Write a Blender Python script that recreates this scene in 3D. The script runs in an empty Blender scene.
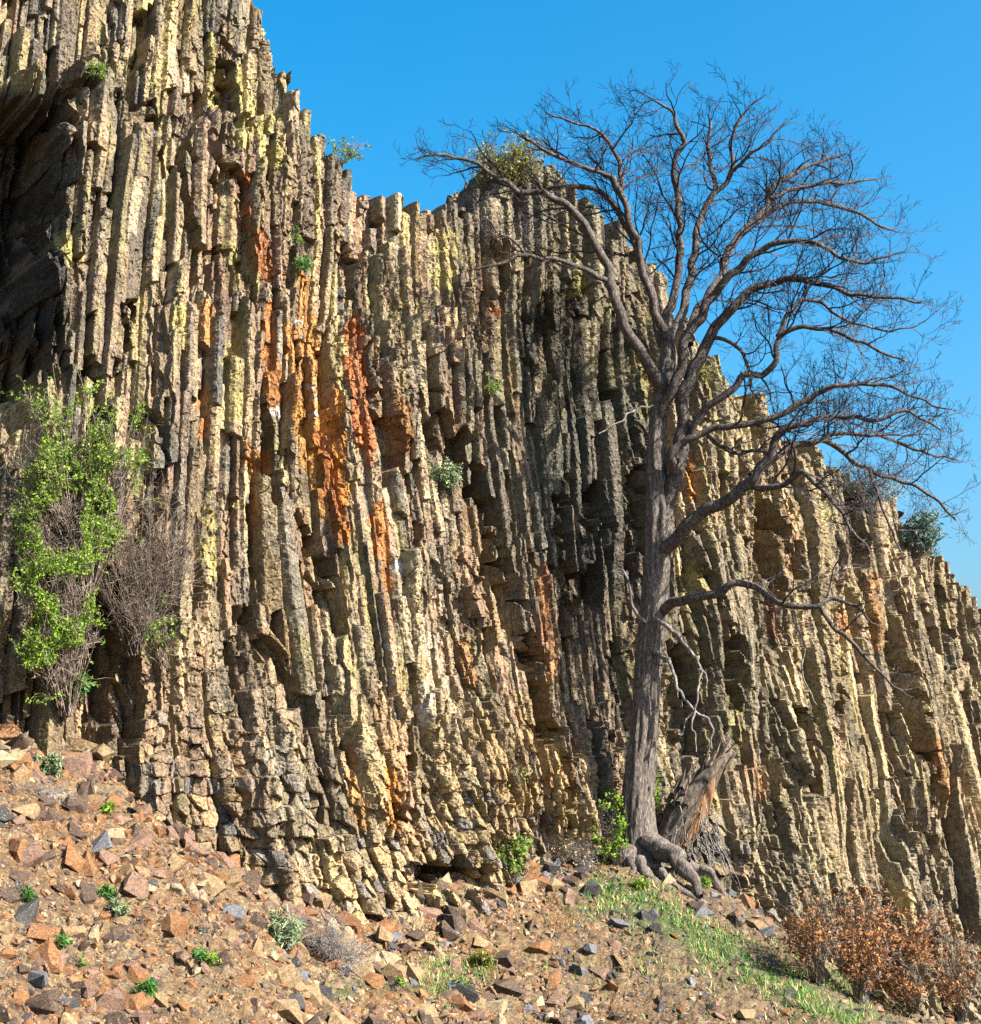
import bpy, bmesh, math, random
import numpy as np
from mathutils import Vector
R = math.radians
sc = bpy.context.scene
COL = sc.collection

# ------------------------------------------------------------------ camera
F = 1500.0; CX = 490.5; CY = 512.0; PITCH = R(10.0)
cam_d = bpy.data.cameras.new('camera'); cam = bpy.data.objects.new('camera', cam_d); COL.objects.link(cam)
cam_d.sensor_fit = 'HORIZONTAL'; cam_d.sensor_width = 36.0; cam_d.lens = 36.0 * F / 981.0
cam_d.clip_start = 0.1; cam_d.clip_end = 2000
cam.location = (0, 0, 0); cam.rotation_euler = (R(90) + PITCH, 0, 0)
sc.camera = cam

# ------------------------------------------------------------------ sky, sun, exposure
SUN = Vector((0.73, -0.40, 0.62)).normalized()
elev = math.asin(SUN.z); azim = math.atan2(SUN.x, SUN.y)      # azimuth from +Y towards +X
w = bpy.data.worlds.new('World'); sc.world = w; w.use_nodes = True
nt = w.node_tree; nt.nodes.clear()
sky = nt.nodes.new('ShaderNodeTexSky'); sky.sky_type = 'NISHITA'; sky.sun_disc = False
sky.sun_elevation = elev; sky.sun_rotation = azim
sky.altitude = 0; sky.air_density = 1.15; sky.dust_density = 4.0; sky.ozone_density = 6.0
hs = nt.nodes.new('ShaderNodeHueSaturation'); hs.inputs['Hue'].default_value = 0.485
hs.inputs['Saturation'].default_value = 1.38; hs.inputs['Value'].default_value = 1.22
bg = nt.nodes.new('ShaderNodeBackground'); bg.inputs['Strength'].default_value = 0.06
wo = nt.nodes.new('ShaderNodeOutputWorld')
nt.links.new(sky.outputs[0], hs.inputs['Color']); nt.links.new(hs.outputs[0], bg.inputs[0]); nt.links.new(bg.outputs[0], wo.inputs[0])
sd = bpy.data.lights.new('sun', 'SUN'); sd.energy = 5.0; sd.angle = R(0.5); sd.color = (1.0, 0.955, 0.88)
so = bpy.data.objects.new('sun', sd); COL.objects.link(so); so.rotation_euler = SUN.to_track_quat('Z', 'Y').to_euler()
sc.view_settings.view_transform = 'Standard'; sc.view_settings.look = 'None'
sc.view_settings.exposure = 2.02; sc.view_settings.gamma = 1.0; sc.view_settings.use_curve_mapping = False
sc.render.engine = 'CYCLES'; sc.cycles.use_denoising = False; sc.cycles.use_adaptive_sampling = False; sc.cycles.max_bounces = 4; sc.cycles.diffuse_bounces = 1

# ------------------------------------------------------------------ helpers
def lin(r, g, b):
    f = lambda c: c / 12.92 if c <= 0.04045 else ((c + 0.055) / 1.055) ** 2.4
    return np.array([f(r / 255), f(g / 255), f(b / 255)])
cp, sp = math.cos(PITCH), math.sin(PITCH)
def ray(px, py):
    x = (np.asarray(px, float) - CX) / F; y = (CY - np.asarray(py, float)) / F
    return np.stack([x, cp - y * sp, sp + y * cp], -1)
def at(px, py, Y):
    d = ray(px, py); return d * (Y / d[..., 1:2] if d.ndim > 1 else Y / d[1])
def project(X, Y, Z):
    fy = Y * cp + Z * sp; uz = -Y * sp + Z * cp
    fy = np.maximum(fy, 0.5)
    return CX + F * X / fy, CY - F * uz / fy

def _u(v): return np.asarray(v).astype(np.int32).view(np.uint32) if np.ndim(v) else np.uint32(int(v) & 0xFFFFFFFF)
def hsh(i, j=0, k=0, seed=0):
    with np.errstate(over='ignore'):
        h = _u(i) * np.uint32(374761393) + _u(j) * np.uint32(668265263) + _u(k) * np.uint32(2147483647) + np.uint32((seed * 974634777) & 0xFFFFFFFF)
        h = (h ^ (h >> np.uint32(13))) * np.uint32(1274126177)
        h = (h ^ (h >> np.uint32(16))) * np.uint32(2246822519)
        h = h ^ (h >> np.uint32(15))
    return h.astype(np.float32) * np.float32(1 / 4294967295.0)
def noise(x, y, seed=0):
    x = np.asarray(x, np.float32); y = np.asarray(y, np.float32)
    xi = np.floor(x); yi = np.floor(y); fx = x - xi; fy = y - yi
    fx = fx * fx * (3 - 2 * fx); fy = fy * fy * (3 - 2 * fy)
    a = hsh(xi, yi, 0, seed); b = hsh(xi + 1, yi, 0, seed); c = hsh(xi, yi + 1, 0, seed); d = hsh(xi + 1, yi + 1, 0, seed)
    return (a + (b - a) * fx + (c - a) * fy + (a - b - c + d) * fx * fy) * 2 - 1
def fbm(x, y, seed=0, oct=4):
    s = 0; a = 1; n = 0
    for o in range(oct):
        s = s + a * noise(x * 2 ** o, y * 2 ** o, seed + o * 17); n += a; a *= 0.5
    return s / n
def sstep(a, b, x):
    t = np.clip((x - a) / (b - a), 0, 1); return t * t * (3 - 2 * t)
def voro(x, y, seed):
    """jittered cells: id of the nearest and distance gap to the second"""
    xi = np.floor(x); yi = np.floor(y)
    d1 = np.full(x.shape, 9.0, np.float32); d2 = d1.copy(); ix = np.zeros(x.shape); iy = np.zeros(x.shape); ox = np.zeros(x.shape); oy = np.zeros(x.shape)
    for a in (-1, 0, 1):
        for b in (-1, 0, 1):
            cx = xi + a; cy = yi + b
            dx = cx + 0.1 + 0.8 * hsh(cx, cy, 1, seed) - x; dy = cy + 0.1 + 0.8 * hsh(cx, cy, 2, seed) - y
            d = np.sqrt(dx * dx + dy * dy)
            m = d < d1
            d2 = np.where(m, d1, np.minimum(d2, d))
            ix = np.where(m, cx, ix); iy = np.where(m, cy, iy); ox = np.where(m, -dx, ox); oy = np.where(m, -dy, oy)
            d1 = np.where(m, d, d1)
    return ix, iy, ox, oy, d2 - d1

def mesh_np(name, V, Fc, mat, col=None, smooth=False, parent=None, colors=None):
    """V (n,3), Fc (m,k) array of equal-sized faces, one mesh object"""
    me = bpy.data.meshes.new(name)
    V = np.asarray(V, np.float32); Fc = np.asarray(Fc, np.int32)
    m, k = Fc.shape
    me.vertices.add(len(V)); me.vertices.foreach_set('co', V.ravel())
    me.loops.add(m * k); me.loops.foreach_set('vertex_index', Fc.ravel())
    me.polygons.add(m); me.polygons.foreach_set('loop_start', np.arange(0, m * k, k, dtype=np.int32))
    me.update(calc_edges=True)
    me.polygons.foreach_set('use_smooth', np.full(m, smooth, bool))
    if colors is not None:
        at_ = me.color_attributes.new('Col', 'FLOAT_COLOR', 'POINT')
        c4 = np.ones((len(V), 4), np.float32); c4[:, :3] = colors
        at_.data.foreach_set('color', c4.ravel())
    if mat: me.materials.append(mat)
    o = bpy.data.objects.new(name, me); COL.objects.link(o)
    if parent: o.parent = parent
    return o
def tag(o, label=None, cat=None, group=None, kind=None):
    if label: o['label'] = label
    if cat: o['category'] = cat
    if group: o['group'] = group
    if kind: o['kind'] = kind
    return o
def empty(name, loc, label, cat, group=None):
    o = bpy.data.objects.new(name, None); COL.objects.link(o); o.location = loc
    o.empty_display_size = 0.2
    return tag(o, label, cat, group)
def grid_faces(nu, nv):
    i = np.arange(nu * nv).reshape(nu, nv)
    return np.stack([i[:-1, :-1], i[1:, :-1], i[1:, 1:], i[:-1, 1:]], -1).reshape(-1, 4)

# ------------------------------------------------------------------ materials
def nodes(name):
    m = bpy.data.materials.new(name); m.use_nodes = True; t = m.node_tree; t.nodes.clear()
    o = t.nodes.new('ShaderNodeOutputMaterial'); b = t.nodes.new('ShaderNodeBsdfPrincipled')
    t.links.new(b.outputs[0], o.inputs[0]); b.inputs['Roughness'].default_value = 0.85
    b.inputs['Specular IOR Level'].default_value = 0.25
    return m, t, b
def mixc(t, a, b, fac, mode='MIX'):
    n = t.nodes.new('ShaderNodeMix'); n.data_type = 'RGBA'; n.blend_type = mode
    for s, v in ((6, a), (7, b), (0, fac)):
        if hasattr(v, 'is_linked') or hasattr(v, 'links'): t.links.new(v, n.inputs[s])
        else: n.inputs[s].default_value = v if s == 0 else (*v, 1)
    return n.outputs[2]
def tnoise(t, scale, detail=4, rough=0.6, vec=None, dist=0):
    n = t.nodes.new('ShaderNodeTexNoise'); n.inputs['Scale'].default_value = scale; n.inputs['Detail'].default_value = detail
    n.inputs['Roughness'].default_value = rough; n.inputs['Distortion'].default_value = dist
    if vec: t.links.new(vec, n.inputs['Vector'])
    return n.outputs[0]
def ramp(t, v, stops):
    n = t.nodes.new('ShaderNodeValToRGB'); cr = n.color_ramp
    while len(cr.elements) < len(stops): cr.elements.new(0.5)
    for e, (p, c) in zip(cr.elements, stops):
        e.position = p; e.color = (c, c, c, 1) if np.isscalar(c) else (*c, 1)
    t.links.new(v, n.inputs[0]); return n.outputs[0]
def tcoord(t, which='Object', scale=(1, 1, 1)):
    c = t.nodes.new('ShaderNodeTexCoord'); m = t.nodes.new('ShaderNodeMapping'); m.inputs['Scale'].default_value = scale
    t.links.new(c.outputs[which], m.inputs[0]); return m.outputs[0]
def bump(t, b, h, dist, strength=1.0):
    n = t.nodes.new('ShaderNodeBump'); n.inputs['Distance'].default_value = dist; n.inputs['Strength'].default_value = strength
    t.links.new(h, n.inputs['Height']); t.links.new(n.outputs[0], b.inputs['Normal'])

def rock_material(name, speck=1.0):
    """vertex colours (patina, lichen, rust) broken up with crystals, lichen spots and pits"""
    m, t, b = nodes(name)
    a = t.nodes.new('ShaderNodeAttribute'); a.attribute_name = 'Col'
    v = tcoord(t); base = a.outputs['Color']
    n1 = tnoise(t, 9, 6, 0.7, v)
    c = mixc(t, base, ramp(t, n1, [(0.37, 0.5), (0.5, 1.0), (0.62, 1.35)]), 0.9, 'MULTIPLY')
    sm = ramp(t, tnoise(t, 2.6, 3, 0.6, tcoord(t, 'Object', (1.6, 1.6, .7))), [(0.42, 0.22 * speck), (0.56, 1.0 * speck)])   # smooth joint faces against weathered ones
    n2 = tnoise(t, 38, 4, 0.75, v)                                     # coarse grain
    c = mixc(t, c, ramp(t, n2, [(0.38, 0.12), (0.475, 0.95), (0.53, 1.05), (0.63, 1.75)]), sm, 'MULTIPLY')
    n3 = tnoise(t, 22, 5, 0.8, tcoord(t, 'Object', (1.3, 1.1, 0.9)))
    c = mixc(t, c, tuple(lin(200, 190, 160)), ramp(t, n3, [(0.58, 0.0), (0.64, 0.35)]))   # pale lichen crust
    n4 = tnoise(t, 15, 5, 0.8, tcoord(t, 'Object', (1.0, 1.7, 0.6)))
    c = mixc(t, c, tuple(lin(38, 36, 34)), ramp(t, n4, [(0.37, 0.85), (0.42, 0.0)]))      # black lichen
    t.links.new(c, b.inputs['Base Color'])
    h = mixc(t, n2, n1, 0.4)
    bump(t, b, h, 0.02, 0.9)
    return m
# ------------------------------------------------------------------ the cliff: a leaning wall of basalt columns
ALPHA = R(35.0); TL = 0.20
E = np.array([math.cos(ALPHA), math.sin(ALPHA), 0]); N0 = np.array([math.sin(ALPHA), -math.cos(ALPHA), 0])
P0 = np.array([-6.5, 20.0, 0])
def px_uz(px, py, d=0.0):
    r = ray(px, py); den = r @ N0 + TL * r[..., 2]
    k = (d + P0 @ N0) / den
    P = r * (k[..., None] if r.ndim > 1 else k)
    return (P - P0) @ E, P[..., 2]
def cliff_pt(u, z, d):
    h = d - z * TL
    return np.stack([P0[0] + u * E[0] + h * N0[0], P0[1] + u * E[1] + h * N0[1], z], -1)

# foot of the cliff, traced as it meets the talus
BL = np.array([(-260, 640), (-120, 690), (25, 745), (100, 752), (160, 805), (230, 852), (300, 872), (400, 892), (480, 882), (520, 868),
               (600, 850), (650, 858), (700, 890), (750, 932), (800, 970), (850, 994), (900, 1006), (1000, 1040), (1150, 1100)], float)
bu, bz = px_uz(BL[:, 0], BL[:, 1])
def foot(u): return np.interp(u, bu, bz)

# skyline: (px, py, recess)
SK = np.array([(-500, -260, 0), (-100, -200, -1), (200, -80, -.5), (262, -10, -.3), (283, 22, -.3), (292, 60, -.3), (303, 98, -.3), (330, 138, -.3), (350, 165, -.3), (370, 190, -.3),
               (395, 204, -.4), (420, 212, -.4), (440, 220, -.5), (478, 226, -.8), (486, 208, -.9), (492, 198, -.9), (508, 186, -.9), (540, 184, -.9), (566, 200, -.9), (590, 224, -.9), (620, 256, -.9), (660, 300, -.8),
               (700, 368, -.5), (735, 402, -.3), (760, 422, -.3), (800, 458, -.2), (850, 486, -.2), (890, 512, -.2), (915, 545, -.2), (935, 562, -.2), (960, 590, -.2), (1000, 625, -.2), (1150, 740, -.2), (1400, 860, -.2)], float)
ku, kz = np.array([px_uz(a, b_, c) for a, b_, c in SK]).T
_o = np.argsort(ku); ku = ku[_o]; kz = kz[_o]

# sampling lines along the cliff
pxs = np.concatenate([np.linspace(-700, -60, 160), np.arange(-59, 1050, 0.92), np.linspace(1052, 1500, 160)])
U = px_uz(pxs, np.full(pxs.shape, 776.0))[0]
U = np.concatenate([np.linspace(U[0] - 25, U[0] - .3, 40), U, np.linspace(U[-1] + .3, U[-1] + 60, 60)])
Z = np.concatenate([np.linspace(-9.0, 13.6, 1500), np.linspace(13.7, 16, 12)])
u, z = np.meshgrid(U.astype(np.float32), Z.astype(np.float32), indexing='ij')
nu, nz = u.shape
P = cliff_pt(u, z, 0.0); PX, PY = project(P[..., 0], P[..., 1], P[..., 2])

def strip(X, Y, x0, y0, x1, y1, w, seed=0, rag=1.0):
    t = (Y - y0) / (y1 - y0); xc = x0 + (x1 - x0) * t
    n = noise(Y / 14.0, X * 0 + seed, seed) * 0.45 * rag + noise(Y / 45.0, X * 0 + seed, seed + 5) * 0.35 * rag
    taper = np.clip(.35 + np.minimum(t, 1 - t) * 5, 0, 1)
    return sstep(-0.08, 0.08, taper * (1 + n * 0.6) - np.abs(X - xc + n * w * 0.7) / w) * ((t > 0) & (t < 1))
def box(X, Y, x0, x1, y0, y1, sx=10, sy=10):
    return sstep(x0 - sx, x0 + sx, X) * (1 - sstep(x1 - sx, x1 + sx, X)) * sstep(y0 - sy, y0 + sy, Y) * (1 - sstep(y1 - sy, y1 + sy, Y))

WX = PX + 10 * fbm(u * .8, z * .5, 3) ; WY = PY + 12 * fbm(u * .9, z * .9, 4)
M = np.zeros(u.shape, np.float32)
_a, _b, qx, qy, _g = voro(u / .17, z / .42, 12)                                    # joint blocks: the relief steps along them
PXs, PYs = PX, PY; _pm = F / np.maximum(P[..., 1], 5)
PX = PX - qx * .17 * _pm; PY = PY + qy * .42 * _pm; WX = WX - qx * .17 * _pm; WY = WY + qy * .42 * _pm
edge = 84 - 0.14 * np.clip(WY - 90, 0, 400)
M -= 2.1 * (1 - sstep(-24, 10, PX + 12 * noise(u * 3, z * 1.2, 8) + 14 * (hsh(np.floor(z / 1.1 + .5 * noise(u * 2, z, 14)), np.floor(u / .3), 3, 15) - .5) - edge)) * (1 - sstep(360, 470, WY)) * sstep(82, 100, WY)
M -= 0.75 * (1 - sstep(118, 136, WX)) * (1 - sstep(70, 82, WY))
M -= 0.45 * box(WX, WY, 128, 300, -600, 122, 8, 12)
M -= 0.35 * box(WX, WY, 300, 470, -100, 330, 25, 30)
M -= 0.28 * box(WX, WY, 478, 690, 120, 760, 20, 70)
M -= 0.2 * box(WX, WY, 560, 640, 300, 720, 9, 40)
M += 0.35 * box(WX, WY, 470, 560, 560, 800, 14, 60)
M += 0.45 * box(WX, WY, 250, 500, 720, 1000, 40, 60)
M += 0.55 * box(WX, WY, 110, 260, 690, 1000, 22, 90)
M += 0.30 * box(WX, WY, 150, 250, 300, 700, 12, 60)
M += 0.30 * box(WX, WY, 330, 400, 380, 800, 12, 60)
M += 0.25 * box(WX, WY, 690, 745, 430, 1000, 8, 60)
M += 0.30 * box(WX, WY, 770, 830, 480, 1000, 12, 60)
M += 0.40 * box(WX, WY, 885, 925, 560, 1100, 8, 40)
M -= 0.9 * box(WX, WY, 92, 132, 560, 735, 10, 22)
M -= 0.9 * np.clip(1.3 - ((PX - 432) / 34) ** 2 - ((PY - 880) / 20) ** 2, 0, 1)
MS = [(452, 430, 560, 775, 15, -.75), (432, 400, 448, 470, 13, -.4), (604, 470, 612, 620, 9, -.6), (572, 470, 590, 610, 8, -.5), (756, 488, 766, 600, 8, -.7), (848, 500, 858, 580, 6, -.5),
      (930, 570, 944, 660, 6, -.6), (252, 395, 266, 500, 8, -.5), (372, 410, 392, 490, 11, -.6), (228, 590, 252, 660, 12, -.5), (262, 620, 300, 730, 9, -.4),
      (420, 395, 440, 450, 9, -.4), (136, 410, 142, 450, 7, -.4), (300, 520, 330, 640, 8, -.4), (545, 700, 580, 830, 9, -.4), (716, 640, 728, 720, 9, -.5), (785, 700, 800, 800, 7, -.4),
      (238, 180, 240, 330, 7, -.35), (182, 120, 188, 260, 7, -.4), (155, 90, 165, 180, 6, -.35), (208, 80, 214, 200, 6, -.35), (232, 30, 238, 110, 9, -.4), (118, 290, 124, 360, 8, -.4), (95, 420, 105, 500, 9, -.4),
      (500, 240, 505, 300, 9, -.3), (545, 290, 555, 400, 10, -.3), (640, 470, 645, 560, 8, -.4), (680, 640, 690, 760, 9, -.4), (820, 620, 835, 720, 7, -.4), (880, 640, 900, 760, 6, -.4), (905, 760, 935, 860, 7, -.4)]
for k, (a, b_, c, d, w_, am) in enumerate(MS): M += am * strip(PX, PY, a, b_, c, d, w_, 60 + k, 0.8)
M += 0.22 * fbm(u * 0.45, z * 0.3, 21, 3) + 0.14 * fbm(u * 1.3, z * 0.4, 22, 2)

# image position once the large relief is in: where stains and the lean of the columns are read off
P = cliff_pt(u, z, M); PX, PY = project(P[..., 0], P[..., 1], P[..., 2])
ppm = F / np.maximum(P[..., 1], 5)
kl = np.interp(PX, [-200, 150, 300, 450, 540, 620, 680, 760, 1000], [.3e-4, .6e-4, 1.7e-4, 2.5e-4, 2.4e-4, 1.0e-4, 1.0e-4, 1.3e-4, 1.5e-4])
y0 = np.interp(PX, [0, 300, 500, 620, 700, 1000], [300, 180, 200, 330, 330, 330])
lean = kl * np.clip(PY - y0, 0, 900) ** 2 / ppm
S = u - lean - 0.12 * z + 0.045 * fbm(u * 1.1, z * .45, 31, 2) + 0.010 * fbm(u * 5, z * 2.6, 32, 3)

low = sstep(0.0, 2.6, foot(u) + 2.9 - z) * sstep(60, 150, PX)                      # broken zone just above the talus
low = np.clip(low * (0.9 + 0.5 * noise(u * 1.1, z * .7, 77)), 0, 1)
def layer(s, z, seed, w, seg, omin, omax, absent, tops, kk=(1.5, 3.4), depth=1.15):
    """prisms side by side: cell edges jittered, each cut at its own heights by tilted breaks"""
    i = np.floor(s / w); edge = lambda q: (q + 0.62 * (hsh(q, 0, 0, seed) - .5)) * w
    i = np.where(s < edge(i), i - 1, i); i = np.where(s >= edge(i + 1), i + 1, i)
    e0 = edge(i); e1 = edge(i + 1); hw = (e1 - e0) / 2; t = (s - (e0 + e1) / 2) / hw
    sl = seg * (0.6 + 0.9 * hsh(i, 1, 0, seed))
    zz = z / sl + 7 * hsh(i, 2, 0, seed) + (hsh(i, 3, 0, seed) - .5) * 1.2 * t * hw / sl
    j = np.floor(zz); je = lambda q: q + 0.7 * (hsh(i, q, 5, seed) - .5)
    j = np.where(zz < je(j), j - 1, j); j = np.where(zz >= je(j + 1), j + 1, j)
    f = (zz - je(j)) * sl                                                          # metres above the break
    r = hsh(i, j, 6, seed); o = omin + (omax - omin) * r
    o = np.where(hsh(i, j, 7, seed) < absent, -9.0, o)
    o = o + (hsh(i, j, 8, seed) - .5) * 0.12 * f
    a = (hsh(i, j, 9, seed) - .5) * 1.5
    k1 = kk[0] + (kk[1] - kk[0]) * hsh(i, j, 10, seed); k2 = kk[0] + (kk[1] - kk[0]) * hsh(i, j, 11, seed)
    prof = np.minimum(np.minimum(hw * depth + a * t * hw, k1 * (1 + t) * hw), k2 * (1 - t) * hw)
    top = np.interp(e0 + hw, ku - .12 * kz, kz) + (hsh(i, 0, 12, seed) - .5) * tops + 0.25 * t * hw * (hsh(i, 0, 13, seed) - .5)
    alive = z < top
    prof = prof - 0.20 * np.clip(1 - (1 - np.abs(t)) * hw / .022, 0, 1)                # open joint
    return np.where(alive, o + prof, -9.0), top, i, j, (t * hw, hw)
sz = 0.30 * np.interp(PX, [0, 300, 700, 1000], [1.12, 1.0, .86, .86])
wS = 0.30
D = np.full(u.shape, -9.0); TOP = np.full(u.shape, -99.0); CI = np.zeros(u.shape); CJ = np.zeros(u.shape); CL = np.zeros(u.shape); OFF = np.zeros(u.shape, np.float32); HWC = np.ones(u.shape, np.float32)
for li, (w_, seg, o0, o1, ab) in enumerate([(0.22, 1.9, -.70, -.14, 0.0), (0.20, 2.3, -.34, .02, .36), (0.17, 1.8, -.18, .10, .48), (0.25, 3.6, -.07, .18, .62), (0.14, 1.3, -.14, .12, .55), (0.19, 0.9, -.07, .13, .74)]):
    d, tp, i, j, f = layer(S + 0.13 * li, z, 100 + li, w_, seg, o0, o1, ab, 0.55)
    m = d > D
    CI = np.where(m, i, CI); CJ = np.where(m, j, CJ); CL = np.where(m, li, CL); OFF = np.where(m, f[0], OFF); HWC = np.where(m, f[1] * .86, HWC)
    D = np.maximum(D, d); TOP = np.maximum(TOP, tp)
D = np.maximum(D, -1.0)
# chips and joint blocks
vx, vy, ox, oy, gp = voro(S / 0.17 + .25 * noise(u * 9, z * 9, 41), z / 0.36, 41)
chip = (hsh(vx, vy, 3, 41) ** 2) * 0.13 + ox * 0.17 * (hsh(vx, vy, 4, 41) - .5) * .9 + oy * .36 * (hsh(vx, vy, 5, 41) - .5) * .35
act = sstep(0.05, 0.35, noise(u * .9 + 9, z * .6, 43)) * .8 + .2
D -= .7 * chip * act * (1 - .5 * low)
vx2, vy2, ox2, oy2, gp2 = voro(S / 0.075, z / 0.12, 44)
D -= ((hsh(vx2, vy2, 3, 44) - .5) * 0.035 + ox2 * .075 * (hsh(vx2, vy2, 4, 44) - .5) * .8 + oy2 * .12 * (hsh(vx2, vy2, 5, 44) - .5) * .6) * (.45 + .5 * act)
# crushed rock near the foot
vx3, vy3, ox3, oy3, gp3 = voro(S / 0.135 + .25 * noise(u * 4, z * 4, 46), z / 0.21 + .2 * noise(u * 3, z * 3, 47), 46)
blk = (hsh(vx3, vy3, 3, 46) - .35) * 0.22 + ox3 * .135 * (hsh(vx3, vy3, 4, 46) - .5) * 1.8 + oy3 * .21 * (hsh(vx3, vy3, 5, 46) - .6) * 1.2
D = D * (1 - .35 * low) + low * blk
# horizontal joints and cracks
D -= 0.05 * np.clip(1 - gp3 / 0.10, 0, 1) * low
D += 0.020 * fbm(u * 7, z * 5, 51, 3) + 0.010 * noise(u * 38, z * 30, 52) + 0.006 * noise(u * 75, z * 70, 53)
over = z > TOP
PL = np.minimum(np.minimum(np.interp(u - 1.4, ku, kz), np.interp(u, ku, kz)), np.interp(u + 1.4, ku, kz)) - .35
PL = np.minimum(PL, TOP)
d = M + D
zw = np.where(over, PL + (TOP - PL) * np.exp(-(z - TOP) * 25) + .03 * noise(u * 2, z * 2, 9), z)
dw = np.where(over, -1.1 + M - np.minimum((z - TOP) * 9, .7) - 3 * np.maximum(z - TOP - 3, 0), d)
kz_keep = None
PW = cliff_pt(u, np.where(over, TOP, z), 0)
hh = dw - np.where(over, TOP, z) * TL
V = np.stack([P0[0] + u * E[0] + hh * N0[0], P0[1] + u * E[1] + hh * N0[1], zw], -1)

# rock colours (patina, lichen, iron stain, plus shade painted into the upper-left recess)
P2 = cliff_pt(u, z, d); PX, PY = project(P2[..., 0], P2[..., 1], P2[..., 2])
pal = np.array([lin(*c) for c in [(192, 162, 122), (172, 150, 112), (148, 128, 104), (180, 146, 118), (112, 106, 96), (188, 170, 116), (156, 142, 120), (206, 182, 140), (150, 120, 98), (88, 84, 78)]])
pw = np.array([.16, .15, .15, .12, .1, .07, .1, .06, .06, .03]); cum = np.cumsum(pw / pw.sum())
idx = np.searchsorted(cum, hsh(CI, CJ, CL, 61)).clip(0, 9)
C = pal[idx]
PXc = PX - .65 * OFF * ppm                                                        # one stain per column face
idx2 = np.searchsorted(cum, hsh(vx, vy, 1, 62)).clip(0, 9)
mm = (sstep(-.1, .3, fbm(u * 1.2, z * .5, 63, 2)) * .55)[..., None]
C = C * (1 - mm) + pal[idx2] * mm
def blend(C, mask, col, amt=1.0):
    mk = (np.clip(mask, 0, 1) * amt)[..., None]; return C * (1 - mk) + col * mk
st = fbm(S * 9, z * .6, 64, 3)                                                     # streaks that run down the columns
C = blend(C, sstep(.18, .42, st + .15 * noise(u * 20, z * 12, 3)), lin(196, 178, 104), .7)      # yellow lichen
C = blend(C, sstep(.25, .5, fbm(S * 7 + 40, z * .5, 65, 3)), lin(212, 190, 140), .6)
C = blend(C, sstep(.22, .5, fbm(S * 5 + 90, z * .8, 66, 3)), lin(70, 64, 52), .6)
pink = sstep(.2, .45, fbm(S * 3 + 20, z * .4, 67, 2)); C = blend(C, pink, lin(160, 132, 110), .45)
# dark grey-green patina in the bay and at the top of the right shoulder
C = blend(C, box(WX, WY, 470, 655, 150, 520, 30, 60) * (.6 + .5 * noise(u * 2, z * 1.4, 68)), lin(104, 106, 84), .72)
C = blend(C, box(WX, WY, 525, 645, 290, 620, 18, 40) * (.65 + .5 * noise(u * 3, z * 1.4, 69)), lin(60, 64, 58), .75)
C = blend(C, (1 - sstep(60, 84, PX)) * (1 - sstep(330, 420, PY)) * sstep(85, 100, PY), lin(34, 36, 42), .9)  # shadow beside the left buttress, painted blue-black into the recess
C = blend(C, box(WX, WY, -200, 260, 640, 1000, 30, 60), lin(146, 116, 82), .5)
C = blend(C, box(WX, WY, 250, 520, 700, 1000, 40, 60), lin(196, 166, 112), .45)
C = blend(C, box(WX, WY, 680, 1100, 380, 1100, 40, 60), lin(192, 168, 122), .35)
C = blend(C, box(WX, WY, 380, 480, 480, 760, 30, 60) * sstep(.45, .6, hsh(vx, vy, 8, 71)), lin(186, 172, 150), .5)    # fresh pale chips
C = blend(C, low * sstep(.72, .8, hsh(vx3, vy3, 8, 72)), lin(120, 122, 130), .7)
C = blend(C, low * sstep(.78, .85, hsh(vx3, vy3, 9, 73)), lin(208, 170, 112), .7)
rust = sstep(.30, .46, fbm(S * 4.2 + 7, z * .32, 74, 3)) * box(WX, WY, 180, 620, 180, 900, 40, 60)
C = blend(C, rust, lin(172, 124, 80), .5)
RUST = [(244, 170, 248, 234, 5.5, (188, 92, 48)), (257, 228, 268, 282, 4.5, (192, 104, 56)), (207, 300, 209, 345, 5, (200, 130, 80)), (204, 385, 206, 440, 6, (190, 110, 50)), (289, 322, 322, 500, 9, (196, 124, 66)), (300, 265, 330, 480, 6, (204, 134, 72)),
        (300, 400, 326, 520, 7, (206, 136, 66)), (354, 310, 366, 470, 8, (190, 98, 52)), (334, 385, 342, 520, 6, (210, 122, 34)), (322, 430, 344, 545, 8, (196, 104, 34)), (402, 395, 412, 460, 5, (140, 84, 56)),
        (372, 510, 378, 560, 4, (200, 110, 40)), (268, 300, 276, 420, 5, (190, 110, 56)), (380, 500, 392, 600, 5, (190, 112, 56)), (250, 440, 262, 540, 4, (186, 116, 64)), (352, 740, 362, 830, 7, (196, 128, 66)), (390, 765, 394, 830, 6, (200, 128, 60)), (690, 452, 690, 500, 3, (204, 124, 64)), (786, 500, 794, 580, 8, (168, 122, 96)), (772, 590, 775, 640, 4, (190, 90, 40)),
        (874, 570, 879, 650, 3.5, (200, 120, 70)), (540, 690, 552, 790, 6, (190, 110, 56)), (462, 640, 474, 690, 6, (196, 118, 60)), (497, 306, 500, 320, 4, (220, 110, 40)), (545, 560, 552, 680, 4, (186, 100, 50)), (740, 730, 760, 800, 6, (190, 104, 54)),
        (840, 610, 846, 640, 5, (180, 100, 56)), (470, 705, 530, 815, 17, (170, 128, 92)), (520, 690, 590, 850, 10, (176, 136, 100)), (930, 730, 948, 800, 6, (196, 120, 60)), (895, 880, 905, 920, 9, (220, 180, 120)), (266, 545, 300, 700, 6, (180, 130, 80))]
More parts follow.
